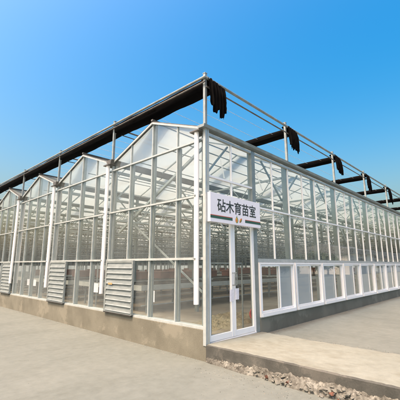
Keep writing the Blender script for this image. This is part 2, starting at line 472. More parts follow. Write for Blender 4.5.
# lattice along the bays, under every second gutter
lp = None
for j in range(1, NG):
    if lp is None:
        b = MB(); b.bar((.3,0,3.05), (X1-.3,0,3.05), .04, .04); b.bar((.3,0,2.72), (X1-.3,0,2.72), .04, .04)
        n = int((X1-.6)/.6)
        for i in range(n):
            x = .3+i*.6; b.tube((x,0,2.74), (x+.3,0,3.03), .012, 5); b.tube((x+.3,0,3.03), (x+.6,0,2.74), .012, 5)
        lp = part(b, 'lattice_girder', M['alu'], loc=(0, j*G, 0))
    else: c = lp.copy(); COL.objects.link(c); c.location = (0, j*G, 0)
# roof-vent racks: short white push rods slanting up to the glass along the right eave bay
b = MB()
for i in range(23):
    x = 1.0+i*1.6; b.bar((x, .9, 3.05), (x+.62, .9, 2.45), .03, .03); b.bar((x+.3, .6, 3.55), (x+.9, 1.2, 4.3), .025, .025)
b.tube((.4, .9, 3.05), (X1-.4, .9, 3.05), .02, 6)
part(b, 'vent_rack', M['white'])

# downpipes on the gable wall
dp = None
for j in range(0, NG):
    y = j*G+(.17 if j == 0 else .08)
    if dp is None:
        b = MB(); b.tube((-.062, 0, .92), (-.062, 0, ZE-.07), .047, 16); dp = part(b, 'downpipe', M['pipe'], loc=(0, y, 0), smooth=False)
        b = MB(); b.box(-.13, .02, -.02, .02, 2.86, 2.885); b.box(-.13, .02, -.02, .02, 1.70, 1.725)
        b.build('pipe_bracket', M['galv'], dp)
        b = MB(); b.box(-.135, .14, -.125, .125, ZE-.085, ZE-.062); b.build('gutter_outlet', M['galv_dark'], dp)
    else:
        c = copy_tree(dp); c.location = (0, y, 0)

# louvred fan shutters low on the gable wall
lv = None
for y0, y1 in ((2.13, 3.26), (5.44, 6.56), (10.03, 11.14)):
    w = y1-y0
    if lv is None:
        b = MB()
        b.box(-.05, .0, 0, .045, .535, 1.70); b.box(-.05, .0, w-.07, w, .535, 1.70); b.box(-.05, .0, .045, w-.07, 1.65, 1.70); b.box(-.05, .0, .045, w-.07, .535, .56)
        lv = part(b, 'louver_vent', M['louver'], loc=(0, y0, 0))
        b = MB(); n = 9; h = (1.64-.565)/n
        for i in range(n):
            z = .565+h*i
            # each blade: a bowed sheet sloping outward to its lower lip
            prof = [(-.030, z+h+.012), (-.038, z+h*.72), (-.050, z+h*.22), (-.064, z+.008), (-.060, z+.000), (-.044, z+h*.20), (-.030, z+h*.7), (-.023, z+h+.012)]
            b.prism([(p[0], p[1]) for p in prof], 'y', .02, w-.072)
        sl = b.build('slat', M['louver'], lv)
        b = MB(); b.box(-.008, -.002, .05, w-.07, .56, 1.645); b.build('backing', M['near_black'], lv)
        b = MB(); b.box(-.055, -.005, .01, w-.01, .512, .534); b.build('bottom_strip', M['near_black'], lv)  # near-black strip along the underside of the louvre frame
        b = MB(); b.box(-.0665, -.062, .78, .95, 1.15, 1.19); b.build('sticker', M['label_orange'], lv)
        lv['label'] = 'louvered vent with a small orange sticker'
    else:
        c = copy_tree(lv); c.location = (0, y0, 0); c.scale = (1, w/1.13, 1); c['label'] = 'louvered vent without a sticker'
        for ch in list(c.children):
            if ch.name.startswith('sticker'): bpy.data.objects.remove(ch)

# double door
b = MB(); b.box(.088, 1.676, .0, .085, -.05, .254); part(b, 'threshold', M['plinth'])
b = MB(); b.box(1.535, 1.665, .0, .12, .24, ZE-.09); part(b, 'door_post', M['galv_green'])
b = MB(); b.box(.088, 1.53, .005, .07, 2.86, 2.925); b.box(.088, .115, .005, .07, .275, 2.86); b.box(1.50, 1.532, .005, .07, .275, 2.86)
b.box(.088, 1.53, -.005, .085, .255, .274)
part(b, 'door_frame', M['white'])
for s in (0, 1):
    xa = .12 if s == 0 else .812; xb = .806 if s == 0 else 1.496
    inner = .098
    b = MB()
    if s == 0: b.box(xa, xa+.03, .012, .055, .29, 2.85); b.box(xb-.062, xb, .008, .058, .29, 2.85); xl, xr = xa+.03, xb-.062
    else: b.box(xb-.03, xb, .012, .055, .29, 2.85); b.box(xa, xa+.062, .008, .058, .29, 2.85); xl, xr = xa+.062, xb-.03
    b.box(xl, xr, .012, .055, .29, .385); b.box(xl, xr, .012, .055, 2.79, 2.85)
    d = part(b, 'door_leaf', M['white'], bevel=.003)
    b = MB(); b.quad((xl, .034, .385), (xr, .034, .385), (xr, .034, 2.79), (xl, .034, 2.79)); b.build('glass', M['glass_clear'], d)
    hx = xb-.03 if s == 0 else xa+.03
    b = MB(); b.path([(hx,.005,1.22), (hx,-.045,1.22), (hx,-.05,1.25), (hx,-.05,1.42), (hx,-.045,1.45), (hx,.005,1.45)], .009, 8); b.build('handle', M['galv'], d, smooth=True)

# strip of white sliding windows
def sliding(order):
    W, z0, z1 = 1.545, .532, 1.655
    b = MB(); t = .045
    b.box(0, t, -.035, .06, z0, z1); b.box(W-t, W, -.035, .06, z0, z1); b.box(t, W-t, -.035, .06, z1-t, z1); b.box(t, W-t, -.045, .06, z0, z0+.075)
    r = b.build('sliding_window', M['white'], GH, bevel=.003)
    mid = W*.55 if order == 'DS' else W*.56
    for s in (0, 1):
        xa, xb = (t+.004, mid) if s == 0 else (mid-.05, W-t-.004)
        y = -.012 if s == 0 else .024
        b = MB(); q = .036; za, zb = z0+.08, z1-t-.004
        b.box(xa, xa+q, y-.014, y+.014, za, zb); b.box(xb-q, xb, y-.014, y+.014, za, zb); b.box(xa+q, xb-q, y-.014, y+.014, za, za+q); b.box(xa+q, xb-q, y-.014, y+.014, zb-q, zb)
        b.build('sash', M['white'], r)
        b = MB(); b.quad((xa+q, y, za+q), (xb-q, y, za+q), (xb-q, y, zb-q), (xa+q, y, zb-q)); b.build('pane', M['glass_clear'], r)
        if order[s] == 'S':
            b = MB(); b.quad((xa+q, y+.022, za+q), (xb-q, y+.022, za+q), (xb-q, y+.022, zb-q), (xa+q, y+.022, zb-q)); b.build('insect_screen', M['mesh'], r)
    return r
protoW = {}
for k in range(23):
    od = 'DS' if k in (0, 5, 11, 16) else 'SD'
    if od not in protoW: protoW[od] = w = sliding(od)
    else: w = copy_tree(protoW[od])
    w.location = (1.672+1.6*k, 0, 0)
    w['label'] = 'sliding window with the grey insect screen on the right' if od == 'DS' else 'sliding window with the grey insect screen on the left'

# outside shading frame: posts, tubes and wires
ZT = 5.26
sp = None
def shade_post(x, y):
    global sp
    if sp is None:
        b = MB(); b.box(-.028, .028, -.028, .028, ZE+.0, ZT+.115); b.box(-.034, .034, -.034, .034, ZT+.11, ZT+.125)
        sp = part(b, 'shade_post', M['galv'], loc=(x, y, 0))
    else: c = sp.copy(); COL.objects.link(c); c.location = (x, y, 0)
for k in range(NB+1): shade_post(k*B+.02, .02)
for j in range(1, NG+1): shade_post(.02, j*G)
for k in range(1, 7):
    for j in range(1, 6): shade_post(k*B+.02, j*G)
b = MB(); b.tube((0, -.03, ZT), (X1, -.03, ZT), .03, 12); part(b, 'shade_rail', M['galv'], smooth=False)
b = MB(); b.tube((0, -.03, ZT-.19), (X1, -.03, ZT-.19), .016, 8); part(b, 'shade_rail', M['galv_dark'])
b = MB(); b.tube((-.03, -.05, ZT+.01), (-.03, Y1, ZT+.01), .027, 12); part(b, 'shade_rail', M['galv'])
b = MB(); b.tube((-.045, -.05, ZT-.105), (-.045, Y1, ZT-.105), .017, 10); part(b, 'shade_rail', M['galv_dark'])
for j in range(1, NG+1):
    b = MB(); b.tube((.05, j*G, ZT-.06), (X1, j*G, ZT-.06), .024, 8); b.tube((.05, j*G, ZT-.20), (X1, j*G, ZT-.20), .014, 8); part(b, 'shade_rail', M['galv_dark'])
wp = None
for i in range(40):
    y = .42+i*.5
    if abs((y/G)-round(y/G)) < .05: continue
    if wp is None:
        b = MB(); b.tube((.2, 0, ZT-.10), (X1, 0, ZT-.10), .0045, 5); wp = part(b, 'support_wire', M['wire'], loc=(0, y, 0))
    else: c = wp.copy(); COL.objects.link(c); c.location = (0, y, 0)

# ------------------------------------------------------------------ black shade curtains, gathered beside each line of posts
ORD = ['first', 'second', 'third', 'fourth', 'fifth', 'sixth', 'seventh', 'eighth', 'ninth', 'tenth', 'eleventh', 'twelfth', 'thirteenth']
def curtain(k):
    x0 = k*B; rnd = random.Random(40+k)
    root = empty('shade_curtain', (x0, 0, ZT))
    if k == 0: lab = 'gathered black shade curtain running above the gable fronts from the corner post'
    else: lab = 'gathered black shade curtain at the %s roof post along the eave, corner post counted first' % ORD[k]
    tag(root, lab, 'shade curtain', 'black shade curtains gathered above the roof')
    # the gathered run: an uneven bundle of pleats hung under the wires
    n = 150; m = 22; vs = []; fs = []; L = Y1-.3
    wd, ht = (.32, .235) if k == 0 else (.32, .16)
    for i in range(n+1):
        y = .05+L*(i/n)**1.25; sag = .014*math.sin(math.pi*((y % G)/G))
        for q in range(m):
            t = 2*math.pi*q/m; cx, cz = math.cos(t), math.sin(t)
            rr = 1+.09*fbm(y*1.3+k*7, t*1.2, 2)+.08*math.sin(q*4.1+1.7*fbm(y*.9, q, k))
            cx = math.copysign(abs(cx)**.55, cx); cz = math.copysign(abs(cz)**.6, cz)
            vs.append(((.0 if k == 0 else .05)+wd/2+cx*wd/2*rr, y, (.02 if k == 0 else -.02)-ht/2-sag*(1 if cz < 0 else .2)+cz*ht/2*rr))
    for i in range(n):
        for q in range(m): fs.append((i*m+q, i*m+(q+1) % m, (i+1)*m+(q+1) % m, (i+1)*m+q))
    fs += [tuple(range(m)), tuple(range((n+1)*m-1, n*m-1, -1))]
    b = MB(); b.add(vs, fs); b.build('gathered_cloth', M['black'], root, smooth=True)
    # the end that hangs over the outer tube in folds with a ragged hem
    nx, nz = 64, 22; vs = []; fs = []; W = .47+.06*rnd.random(); D = .62+.10*rnd.random(); slots = [rnd.random() for _ in range(9)]
    for i in range(nx+1):
        u = i/nx; s = slots[min(8, int(u*9))]
        hem = D*(.88+.18*s) + .12*(u-.3)*(1 if k % 2 == 0 else .4) + .05*fbm(u*14, k*3.1, 4)
        hem *= 1-.10*(u > .93)
        for q in range(nz+1):
            v = q/nz
            xx = .035+W*u*(1-.06*v) + .014*math.sin(u*23+k)*v
            yy = -.03-.085*v**.35*(1 if v > 0 else 0) + .032*math.sin(u*30+1.5*fbm(u*3, k, 1)+k)*min(1, v*2.5+.15) + .012*fbm(u*9, v*4, k)
            zz = .055*(1-((u-.4)*.9)**2) - .05*u - hem*v
            if v == 0: yy += .03
            vs.append((xx, yy, zz))
    for i in range(nx):
        for q in range(nz):
            if q > 13 and (i+3*k) % 9 == 5 and slots[(i*9)//nx] > .45: continue      # tears between the strips
            a = i*(nz+1)+q; fs.append((a, a+1, a+nz+2, a+nz+1))
    b = MB(); b.add(vs, fs); d = b.build('draped_end', M['black'], root, smooth=True)
    so = d.modifiers.new('thickness', 'SOLIDIFY'); so.thickness = .006
    # top flap going back over the tube to the bundle
    b = MB(); vs = []; fs = []
    for i in range(25):
        u = i/24
        for q in range(7):
            v = q/6
            vs.append((.035+W*u+(.05-.0*u)*0, -.02+.16*v, .055*(1-((u-.4)*.9)**2)-.05*u - .03*v*v + .012*math.sin(u*30)*v))
    for i in range(24):
        for q in range(6):
            a = i*7+q; fs.append((a, a+1, a+8, a+7))
    b.add(vs, fs); f_ = b.build('top_flap', M['black'], d, smooth=True)
    so = f_.modifiers.new('thickness', 'SOLIDIFY'); so.thickness = .006
for k in range(NB): curtain(k)

# ------------------------------------------------------------------ sign over the door
SG = empty('sign', (.03, -.02, 2.38))
tag(SG, 'white sign with black Chinese characters and a green stripe above the glass door', 'sign')
SW, SH, SD = 1.64, .55, .07      # face at y = -SD
b = MB(); b.box(0, SW, -SD, 0, 0, SH); b.build('board', M['sign_white'], SG, bevel=.004)
GLYPHS = [[[[0.598,0.823],[0.699,0.823],[0.699,0.615],[0.939,0.615],[0.939,0.518],[0.699,0.518],[0.699,0.365],[0.896,0.365],[0.896,-0.087],[0.795,-0.087],[0.795,-0.049],[0.538,-0.049],[0.538,-0.092],[0.438,-0.092],[0.438,0.365],[0.598,0.365],[0.795,0.268],[0.538,0.268],[0.538,0.048],[0.795,0.048],[0.424,0.676],[0.259,0.676],[0.243,0.608],[0.221,0.53],[0.202,0.476],[0.403,0.476],[0.403,0.029],[0.204,0.029],[0.204,-0.048],[0.109,-0.048],[0.109,0.284],[0.116,0.295],[0.092,0.26],[0.05,0.206],[0.034,0.257],[0.023,0.285],[0.007,0.317],[0.077,0.428],[0.128,0.553],[0.16,0.676],[0.037,0.676],[0.037,0.773],[0.424,0.773],[0.308,0.124],[0.308,0.381],[0.204,0.381],[0.204,0.124]],[[40,42,41],[40,20,42],[39,20,40],[38,21,39],[21,20,39],[38,22,21],[38,23,22],[37,23,38],[37,24,23],[37,25,24],[37,44,25],[44,26,25],[36,45,37],[45,44,37],[36,31,45],[31,46,45],[43,26,44],[35,31,36],[35,32,31],[30,46,31],[34,32,35],[29,46,30],[34,33,32],[29,43,46],[29,27,43],[27,26,43],[29,28,27],[15,1,0],[15,2,1],[15,5,2],[5,3,2],[5,4,3],[15,6,5],[13,17,14],[17,15,14],[17,6,15],[17,7,6],[17,16,7],[16,8,7],[13,18,17],[19,8,16],[13,11,18],[11,19,18],[11,10,19],[10,8,19],[13,12,11],[9,8,10]]],[[[0.534,0.587],[0.915,0.587],[0.915,0.485],[0.579,0.485],[0.669,0.348],[0.8,0.208],[0.958,0.092],[0.926,0.062],[0.907,0.04],[0.882,0.006],[0.737,0.121],[0.613,0.259],[0.534,0.374],[0.534,-0.092],[0.428,-0.092],[0.428,0.372],[0.35,0.255],[0.225,0.118],[0.078,0.005],[0.053,0.037],[0.035,0.058],[0.003,0.088],[0.163,0.204],[0.293,0.345],[0.382,0.485],[0.049,0.485],[0.049,0.587],[0.428,0.587],[0.428,0.823],[0.534,0.823]],[[27,29,28],[27,0,29],[25,27,26],[25,0,27],[25,1,0],[25,2,1],[24,2,25],[23,3,24],[3,2,24],[23,15,3],[15,12,3],[12,4,3],[15,13,12],[11,4,12],[23,16,15],[14,13,15],[11,5,4],[22,16,23],[10,5,11],[22,17,16],[10,6,5],[21,17,22],[9,8,10],[8,7,10],[7,6,10],[21,20,17],[20,19,17],[19,18,17]]],[[[0.279,0.288],[0.691,0.288],[0.691,0.332],[0.279,0.332],[0.793,0.003],[0.788,-0.037],[0.77,-0.066],[0.736,-0.082],[0.69,-0.089],[0.627,-0.092],[0.532,-0.092],[0.523,-0.063],[0.514,-0.042],[0.493,-0.001],[0.588,-0.003],[0.645,-0.003],[0.679,-0.002],[0.689,-0.001],[0.69,-0.0],[0.691,0.006],[0.691,0.074],[0.279,0.074],[0.279,-0.093],[0.176,-0.093],[0.176,0.423],[0.793,0.423],[0.691,0.158],[0.691,0.203],[0.279,0.203],[0.279,0.158],[0.521,0.79],[0.542,0.754],[0.556,0.728],[0.921,0.728],[0.921,0.633],[0.69,0.633],[0.733,0.598],[0.81,0.534],[0.887,0.467],[0.802,0.405],[0.773,0.434],[0.749,0.457],[0.726,0.478],[0.373,0.457],[0.214,0.445],[0.148,0.432],[0.138,0.467],[0.129,0.494],[0.115,0.534],[0.148,0.543],[0.167,0.553],[0.19,0.567],[0.217,0.586],[0.257,0.618],[0.274,0.633],[0.045,0.633],[0.045,0.728],[0.436,0.728],[0.433,0.733],[0.417,0.761],[0.392,0.805],[0.494,0.833],[0.428,0.633],[0.384,0.594],[0.334,0.554],[0.326,0.548],[0.627,0.562],[0.551,0.625],[0.564,0.633]],[[60,30,61],[59,30,60],[59,31,30],[58,31,59],[58,32,31],[57,32,58],[55,57,56],[55,32,57],[55,33,32],[55,34,33],[54,34,55],[53,62,54],[62,34,54],[53,63,62],[68,34,62],[67,35,68],[35,34,68],[67,36,35],[66,36,67],[52,63,53],[66,37,36],[52,64,63],[51,64,52],[50,64,51],[65,37,66],[50,65,64],[49,65,50],[49,37,65],[48,37,49],[48,38,37],[47,42,48],[42,38,48],[46,42,47],[46,43,42],[41,38,42],[45,44,46],[44,43,46],[41,25,38],[25,39,38],[40,25,41],[39,25,40],[23,3,24],[3,25,24],[3,2,25],[2,4,25],[23,0,3],[1,4,2],[23,28,0],[28,1,0],[28,27,1],[27,4,1],[23,29,28],[26,4,27],[23,21,29],[21,26,29],[21,20,26],[20,4,26],[23,22,21],[19,4,20],[18,4,19],[18,5,4],[17,5,18],[12,14,13],[16,5,17],[15,5,16],[12,15,14],[12,5,15],[12,6,5],[11,6,12],[10,6,11],[10,7,6],[10,8,7],[10,9,8]]],[[[0.698,0.713],[0.924,0.713],[0.924,0.616],[0.698,0.616],[0.698,0.506],[0.596,0.506],[0.596,0.616],[0.364,0.616],[0.364,0.506],[0.261,0.506],[0.261,0.616],[0.039,0.616],[0.039,0.713],[0.261,0.713],[0.261,0.824],[0.364,0.824],[0.364,0.713],[0.596,0.713],[0.596,0.824],[0.698,0.824],[0.232,0.183],[0.232,0.047],[0.428,0.047],[0.428,0.183],[0.733,0.183],[0.528,0.183],[0.528,0.047],[0.733,0.047],[0.835,-0.092],[0.733,-0.092],[0.733,-0.05],[0.232,-0.05],[0.232,-0.092],[0.132,-0.092],[0.132,0.498],[0.835,0.498],[0.232,0.402],[0.232,0.279],[0.428,0.279],[0.428,0.402],[0.733,0.402],[0.528,0.402],[0.528,0.279],[0.733,0.279]],[[33,36,34],[36,35,34],[36,39,35],[39,41,35],[41,40,35],[40,28,35],[33,37,36],[38,41,39],[38,42,41],[43,28,40],[33,20,37],[20,38,37],[20,42,38],[20,43,42],[20,23,43],[23,25,43],[25,24,43],[24,28,43],[33,21,20],[22,25,23],[22,26,25],[27,28,24],[33,22,21],[33,31,22],[31,26,22],[31,27,26],[31,30,27],[30,28,27],[33,32,31],[29,28,30],[13,15,14],[13,16,15],[17,19,18],[17,0,19],[11,13,12],[11,16,13],[11,17,16],[11,0,17],[11,1,0],[11,2,1],[10,2,11],[9,7,10],[7,2,10],[9,8,7],[6,2,7],[5,3,6],[3,2,6],[5,4,3]]]]
def glyph_mesh(mb, ch, ox, oz, s, y, sx=1.0):
    vs, fs = ch; n = len(mb.v)
    mb.v += [(ox+p[0]*s*sx, y, oz+p[1]*s) for p in vs]; mb.f += [[i+n for i in f] for f in fs]; mb.mi += [0]*len(fs)
def strokes(ss):
    vs = []; fs = []
    for (x0, y0, x1, y1) in ss:
        d = Vector((x1-x0, y1-y0)).normalized()*.0; nrm = Vector((-(y1-y0), x1-x0)).normalized()*.046
        k = len(vs)
        vs += [(x0+nrm.x, y0+nrm.y), (x0-nrm.x, y0-nrm.y), (x1-nrm.x, y1-nrm.y), (x1+nrm.x, y1+nrm.y)]; fs.append((k, k+1, k+2, k+3))
    return vs, fs
room = [(.48,.86,.48,.72), (.06,.69,.91,.69), (.105,.65,.105,.53), (.865,.65,.865,.53), (.20,.52,.78,.52), (.45,.50,.27,.36), (.20,.335,.74,.36), (.60,.46,.80,.29),
        (.16,.165,.81,.165), (.482,.31,.482,.01), (.05,-.035,.92,-.035)]
mb = MB()
CH, CX, CZ = .272, .195, .232
for i in range(4): glyph_mesh(mb, GLYPHS[i], CX+i*.256, CZ, CH, -SD-.002)
vs, fs = strokes(room)
for q, f in enumerate(fs):
    n = len(mb.v); mb.v += [(CX+4*.256+vs[i][0]*CH, -SD-.002-.0004*q, CZ+vs[i][1]*CH) for i in f]; mb.f.append([n, n+1, n+2, n+3]); mb.mi.append(0)
mb.build('lettering', M['ink'], SG)
for xa, xb in ((.0, .655), (1.075, SW)):
    b = MB(); b.box(xa+.001, xb, -SD-.003, -SD-.0005, .070, .118); st = b.build('stripe', M['sign_green'], SG)
    b = MB(); b.box(xa+.001, xb, -SD-.003, -SD-.0005, .1185, .132); b.build('stripe_edge', M['sign_red'], st)
def disc(name, mat, fn, n=40, lift=.002):
    b = MB(); vs = []
    for i in range(n):
        x, z = fn(2*math.pi*i/n); vs.append((x, -SD-lift, z))
    b.add(vs, [tuple(range(n))]); return b
def pear(cx, cz, r, sq):
    def f(t):
        s = math.sin(t); w = r*(1-.38*max(0, s))*sq; return cx+w*math.cos(t), cz+r*1.25*s
    return f
em = disc('', None, pear(.795, .098, .052, .92), lift=.0015).build('emblem', M['emblem_leaf'], SG)
disc('', None, pear(.785, .096, .041, .88), lift=.0025).build('fruit', M['orange'], em)
disc('', None, pear(.775, .086, .024, .7), lift=.0032).build('red_patch', M['emblem_red'], em)  # red patch printed on the fruit
b = MB(); b.bar((.795, -SD-.002, .158), (.803, -SD-.002, .185), .002, .012); b.build('stalk', M['emblem_leaf'], em)
def leaf(cx, cz, a, ln, wd):
    def f(t):
        u = math.cos(t)*ln; v = math.sin(t)*wd*(1-abs(math.cos(t))**3*.6); return cx+u*math.cos(a)-v*math.sin(a), cz+u*math.sin(a)+v*math.cos(a)
    return f
disc('', None, leaf(.925, .098, .85, .062, .031), lift=.0015).build('leaf', M['emblem_red'], em)
disc('', None, leaf(.933, .088, .85, .046, .012), lift=.0025).build('leaf', M['emblem_leaf'], em)
disc('', None, leaf(.914, .108, .85, .038, .010), lift=.0026).build('leaf', M['orange'], em)

# ------------------------------------------------------------------ notices
def notice(loc, w, h, lab, face='y', cat='notice'):
    b = MB(); q = []
    n = 6; vs = []; fs = []
    for i in range(n+1):
        u = i/n; d = .004*math.sin(u*5)
        for v in (0, 1):
            vs.append((w*u-w/2, -d-.004*v, h*v-h/2) if face == 'y' else (-d-.004*v, w*u-w/2, h*v-h/2))
    for i in range(n): fs.append((2*i, 2*i+2, 2*i+3, 2*i+1))
    b.add(vs, fs); o = b.build('notice', M['paper'], loc=loc)
    so = o.modifiers.new('thickness', 'SOLIDIFY'); so.thickness = .0015
    # printed lines
    l = MB(); n = 6
    for i in range(n):
        z = h*(.34-.13*i); e = w*(.40 if i % 3 else .28)
        if face == 'y': l.quad((-e, -.0125, z), (e, -.0125, z), (e, -.0125, z+.010), (-e, -.0125, z+.010))
        else: l.quad((-.0125, -e, z), (-.0125, e, z), (-.0125, e, z+.010), (-.0125, -e, z+.010))
    tag(o, lab, cat); return o
notice((.735, .000, 1.03), .13, .22, 'white paper notice taped to the left door leaf beside the meeting stile')
notice((.90, .000, 1.05), .13, .21, 'white paper notice taped to the right door leaf beside the meeting stile')
notice((.30, 1.86, .93), .17, .24, 'pale sheet hung low inside the gable nearest the corner', 'x', 'paper sheet')
notice((.30, 4.30, 1.00), .30, .24, 'pale sheet hung low inside the second gable from the corner', 'x', 'paper sheet')
notice((.30, 8.55, .98), .28, .22, 'pale sheet hung low inside the third gable, nearer its right side', 'x', 'paper sheet')
notice((.30, 9.10, .98), .34, .22, 'pale sheet hung low inside the third gable, nearer its left side', 'x', 'paper sheet')

# ------------------------------------------------------------------ inside: planting benches, trays, crates, floor clutter
def make_bench(L=9.6, W=1.6):
    r = empty('planting_bench')
    b = MB(); t = .15; z0, z1 = .66, .81
    b.box(0, L, 0, .04, z0, z1); b.box(0, L, W-.04, W, z0, z1); b.box(0, .04, .04, W-.04, z0, z1); b.box(L-.04, L, .04, W-.04, z0, z1)
    b.build('rim', M['bench'], r)
    b = MB(); b.box(.04, L-.04, .04, W-.04, z0+.03, z0+.05); b.build('bench_top', M['galv'], r)
    b = MB(); b.tube((.1, .12, .22), (L-.1, .12, .22), .02, 6); b.tube((.1, W-.12, .22), (L-.1, W-.12, .22), .02, 6); b.build('stretcher', M['galv'], r)
    lg = None
    for i in range(5):
        x = .3+i*(L-.6)/4
        for y in (.12, W-.12):
            if lg is None:
                b = MB(); b.box(-.025, .025, -.025, .025, 0, z0); lg = b.build('leg', M['galv'], r, loc=(x, y, 0))
            else: c = lg.copy(); COL.objects.link(c); c.location = (x, y, 0)
    return r
bproto = make_bench()
rows = [4.0, 6.35, 8.7, 11.0, 13.4, 15.8, 18.2, 20.6, 23.0, 25.4, 27.8]
BZ = FL+.71
for ri, y in enumerate(rows):
    for ci, x in enumerate((1.6, 12.3, 23.0)):
        r = bproto if (ri, ci) == (0, 0) else copy_tree(bproto)
        r.location = (x, y, FL)
        if ri == 0: lab = ['long pale metal planting bench in the front row, nearest the glass door', 'middle planting bench of the front row inside the greenhouse', 'farthest planting bench of the front row inside the greenhouse'][ci]
        else: lab = 'long pale metal planting bench in the rows behind the front bench'
        tag(r, lab, 'bench', 'planting benches in rows inside the greenhouse')
# black seedling trays on the front rows
tb = MB(); L_, W_, H_ = 1.1, .50, .13
tb.box(0, L_, 0, .02, 0, H_); tb.box(0, L_, W_-.02, W_, 0, H_); tb.box(0, .02, .02, W_-.02, 0, H_); tb.box(L_-.02, L_, .02, W_-.02, 0, H_); tb.box(.02, L_-.02, .02, W_-.02, .0, .09)
tray = None
for ri, y in enumerate(rows[:4]):
    for ci in range(16):
        if ri == 0 and ci in (3, 7, 12): continue
        for si in ((0, 2) if ri == 0 else (1,)):
            x = 1.8+ci*1.18+(1.2 if ci > 7 else 0); p = (x, y+.12+si*.45, BZ)
            if tray is None: tray = o = tb.build('seedling_tray', M['tray'], loc=p)
            else: o = tray.copy(); COL.objects.link(o); o.location = p
            tag(o, 'black seedling tray on the front planting bench' if ri == 0 else 'black seedling tray on the benches behind the front bench', 'tray', 'seedling trays on the front bench' if ri == 0 else 'seedling trays on the back benches')
# reddish brown crates on the second, third and fourth benches
cb = MB(); cb.box(0, 1.0, 0, .45, 0, .42); cb.box(-.012, 1.012, -.012, .462, .36, .40); cb.box(-.012, 1.012, -.012, .462, .03, .06)
crate = None
rnd = random.Random(5)
for ri in (1, 2, 3, 5):
    for ci in range(20):
        x = 3.4+ci*1.55+rnd.uniform(-.2, .2)
        if rnd.random() < .22 or 11.0 < x < 12.3 or 21.6 < x < 23 or x > 31: continue
        p = (x, rows[ri]+.95, BZ)
        if crate is None: crate = o = cb.build('crate', M['crate'], loc=p, bevel=.008)
        else: o = crate.copy(); COL.objects.link(o); o.location = p
        tag(o, 'reddish brown crate standing on a planting bench behind the front bench', 'crate', 'brown crates on the benches')
# heap of dry netting on the floor behind the door
def heap(name, cx, cy, rx, ry, h, rot, mat, seed):
    n, m = 60, 40; vs = []; fs = []
    for i in range(n+1):
        for j in range(m+1):
            u = i/n*2-1; v = j/m*2-1; d = math.hypot(u, v)
            e = max(0, 1-d*d)
            z = h*e**.8*(.65+.7*fbm(u*3+seed, v*3, 1)) + .05*e*fbm(u*11, v*11, seed)+.03*e*abs(fbm(u*24, v*20, seed))
            x = u*rx; y = v*ry
            vs.append((cx+x*math.cos(rot)-y*math.sin(rot), cy+x*math.sin(rot)+y*math.cos(rot), FL+.002+max(0, z)))
    for i in range(n):
        for j in range(m):
            a = i*(m+1)+j; fs.append((a, a+1, a+m+2, a+m+1))
    b = MB(); b.add(vs, fs); return b.build(name, mat, smooth=True)
tag(heap('netting', 2.75, 1.55, 1.25, .6, .17, .12, M['net'], 3), 'heap of dry yellowish netting on the floor behind the glass door', 'netting')
tag(heap('netting', 1.75, 1.35, .6, .30, .08, .3, M['net'], 8), 'small trailing end of yellowish netting left of the larger heap', 'netting')
# red tub
b = MB(); n = 28; prof = [(.0,.0),(.13,.0),(.145,.02),(.175,.24),(.19,.25),(.19,.265),(.168,.262),(.14,.03),(0,.025)]
vs = []; fs = []
for (r, z) in prof:
    for k in range(n): t = 2*math.pi*k/n; vs.append((r*math.cos(t), r*math.sin(t), z))
for i in range(len(prof)-1):
    for k in range(n): fs.append((i*n+k, i*n+(k+1) % n, (i+1)*n+(k+1) % n, (i+1)*n+k))
b.add(vs, fs); o = b.build('tub', M['red'], loc=(2.86, .95, FL+.17), smooth=True); o.rotation_euler = (rad(78), 0, rad(-40))
tag(o, 'round red plastic tub tipped on its side behind the right door leaf', 'tub')
# low metal trestle frames just inside the first gables
tf = None
for (x, y, lab) in ((.75, .55, 'low grey metal trestle frame just inside the gable nearest the corner'), (.85, 5.2, 'low grey metal trestle frame just inside the second gable')):
    b = MB(); b.tube((0,0,0), (0,0,1.45), .018, 8); b.tube((0,0,.03), (1.0,-.05,.03), .018, 8); b.tube((1.0,-.05,0), (1.0,-.05,1.45), .018, 8); b.tube((0,0,1.43), (1.0,-.05,1.43), .018, 8)
    tag(b.build('trestle', M['galv'], loc=(x, y, FL)), lab, 'trestle')

# ------------------------------------------------------------------ broken mortar and rubble along the walkway's edge
def spill():
    ny, nx = 420, 16; vs = []; fs = []
    for j in range(ny+1):
        y = -.02-8.0*j/ny
        grow = min(1, max(.12, (-y)/1.7))
        wv = (.025+.07*grow)*(1+.55*fbm(y*2.1, 3.3)+.25*fbm(y*7, 1.1))
        wv = max(.022, wv)
        for i in range(nx+1):
            u = i/nx; x = -.002-wv*u
            e = (1-u)**.7
            z = (.07+.075*grow)*e*(1+.35*fbm(y*4, u*3, 2)) + .030*fbm(x*24, y*24, 5)*(e*.8+.2)*(u < .98)
            z = max(-.01, z) if u < .99 else -.012
            vs.append((x if u > 0 else .01, y, min(z, .205)))
    for j in range(ny):
        for i in range(nx):
            a = j*(nx+1)+i; fs.append((a, a+1, a+nx+2, a+nx+1))
    b = MB(); b.add(vs, fs); return b.build('rubble', M['mortar'], smooth=True)
tag(spill(), 'pale broken mortar spilled along the grey edge of the walkway', 'rubble', kind='stuff')
def chunk_mesh(seed, mat):
    import bmesh
    rn = random.Random(seed); bm = bmesh.new()
    for _ in range(15):
        v = Vector((rn.gauss(0,1), rn.gauss(0,1), rn.gauss(0,1))).normalized(); v *= rn.uniform(.75, 1.05); bm.verts.new(v)
    bmesh.ops.convex_hull(bm, input=bm.verts[:])
    for v in [v for v in bm.verts if not v.link_faces]: bm.verts.remove(v)
    bmesh.ops.subdivide_edges(bm, edges=bm.edges[:], cuts=2, use_grid_fill=True)
    for v in bm.verts:
        c = v.co; v.co = c*(1+.10*fbm(c.x*2.2+seed, c.y*2.2, c.z*2.2, 3))
    me = bpy.data.meshes.new('rubble_chunk'); bm.to_mesh(me); bm.free(); me.materials.append(mat); return me
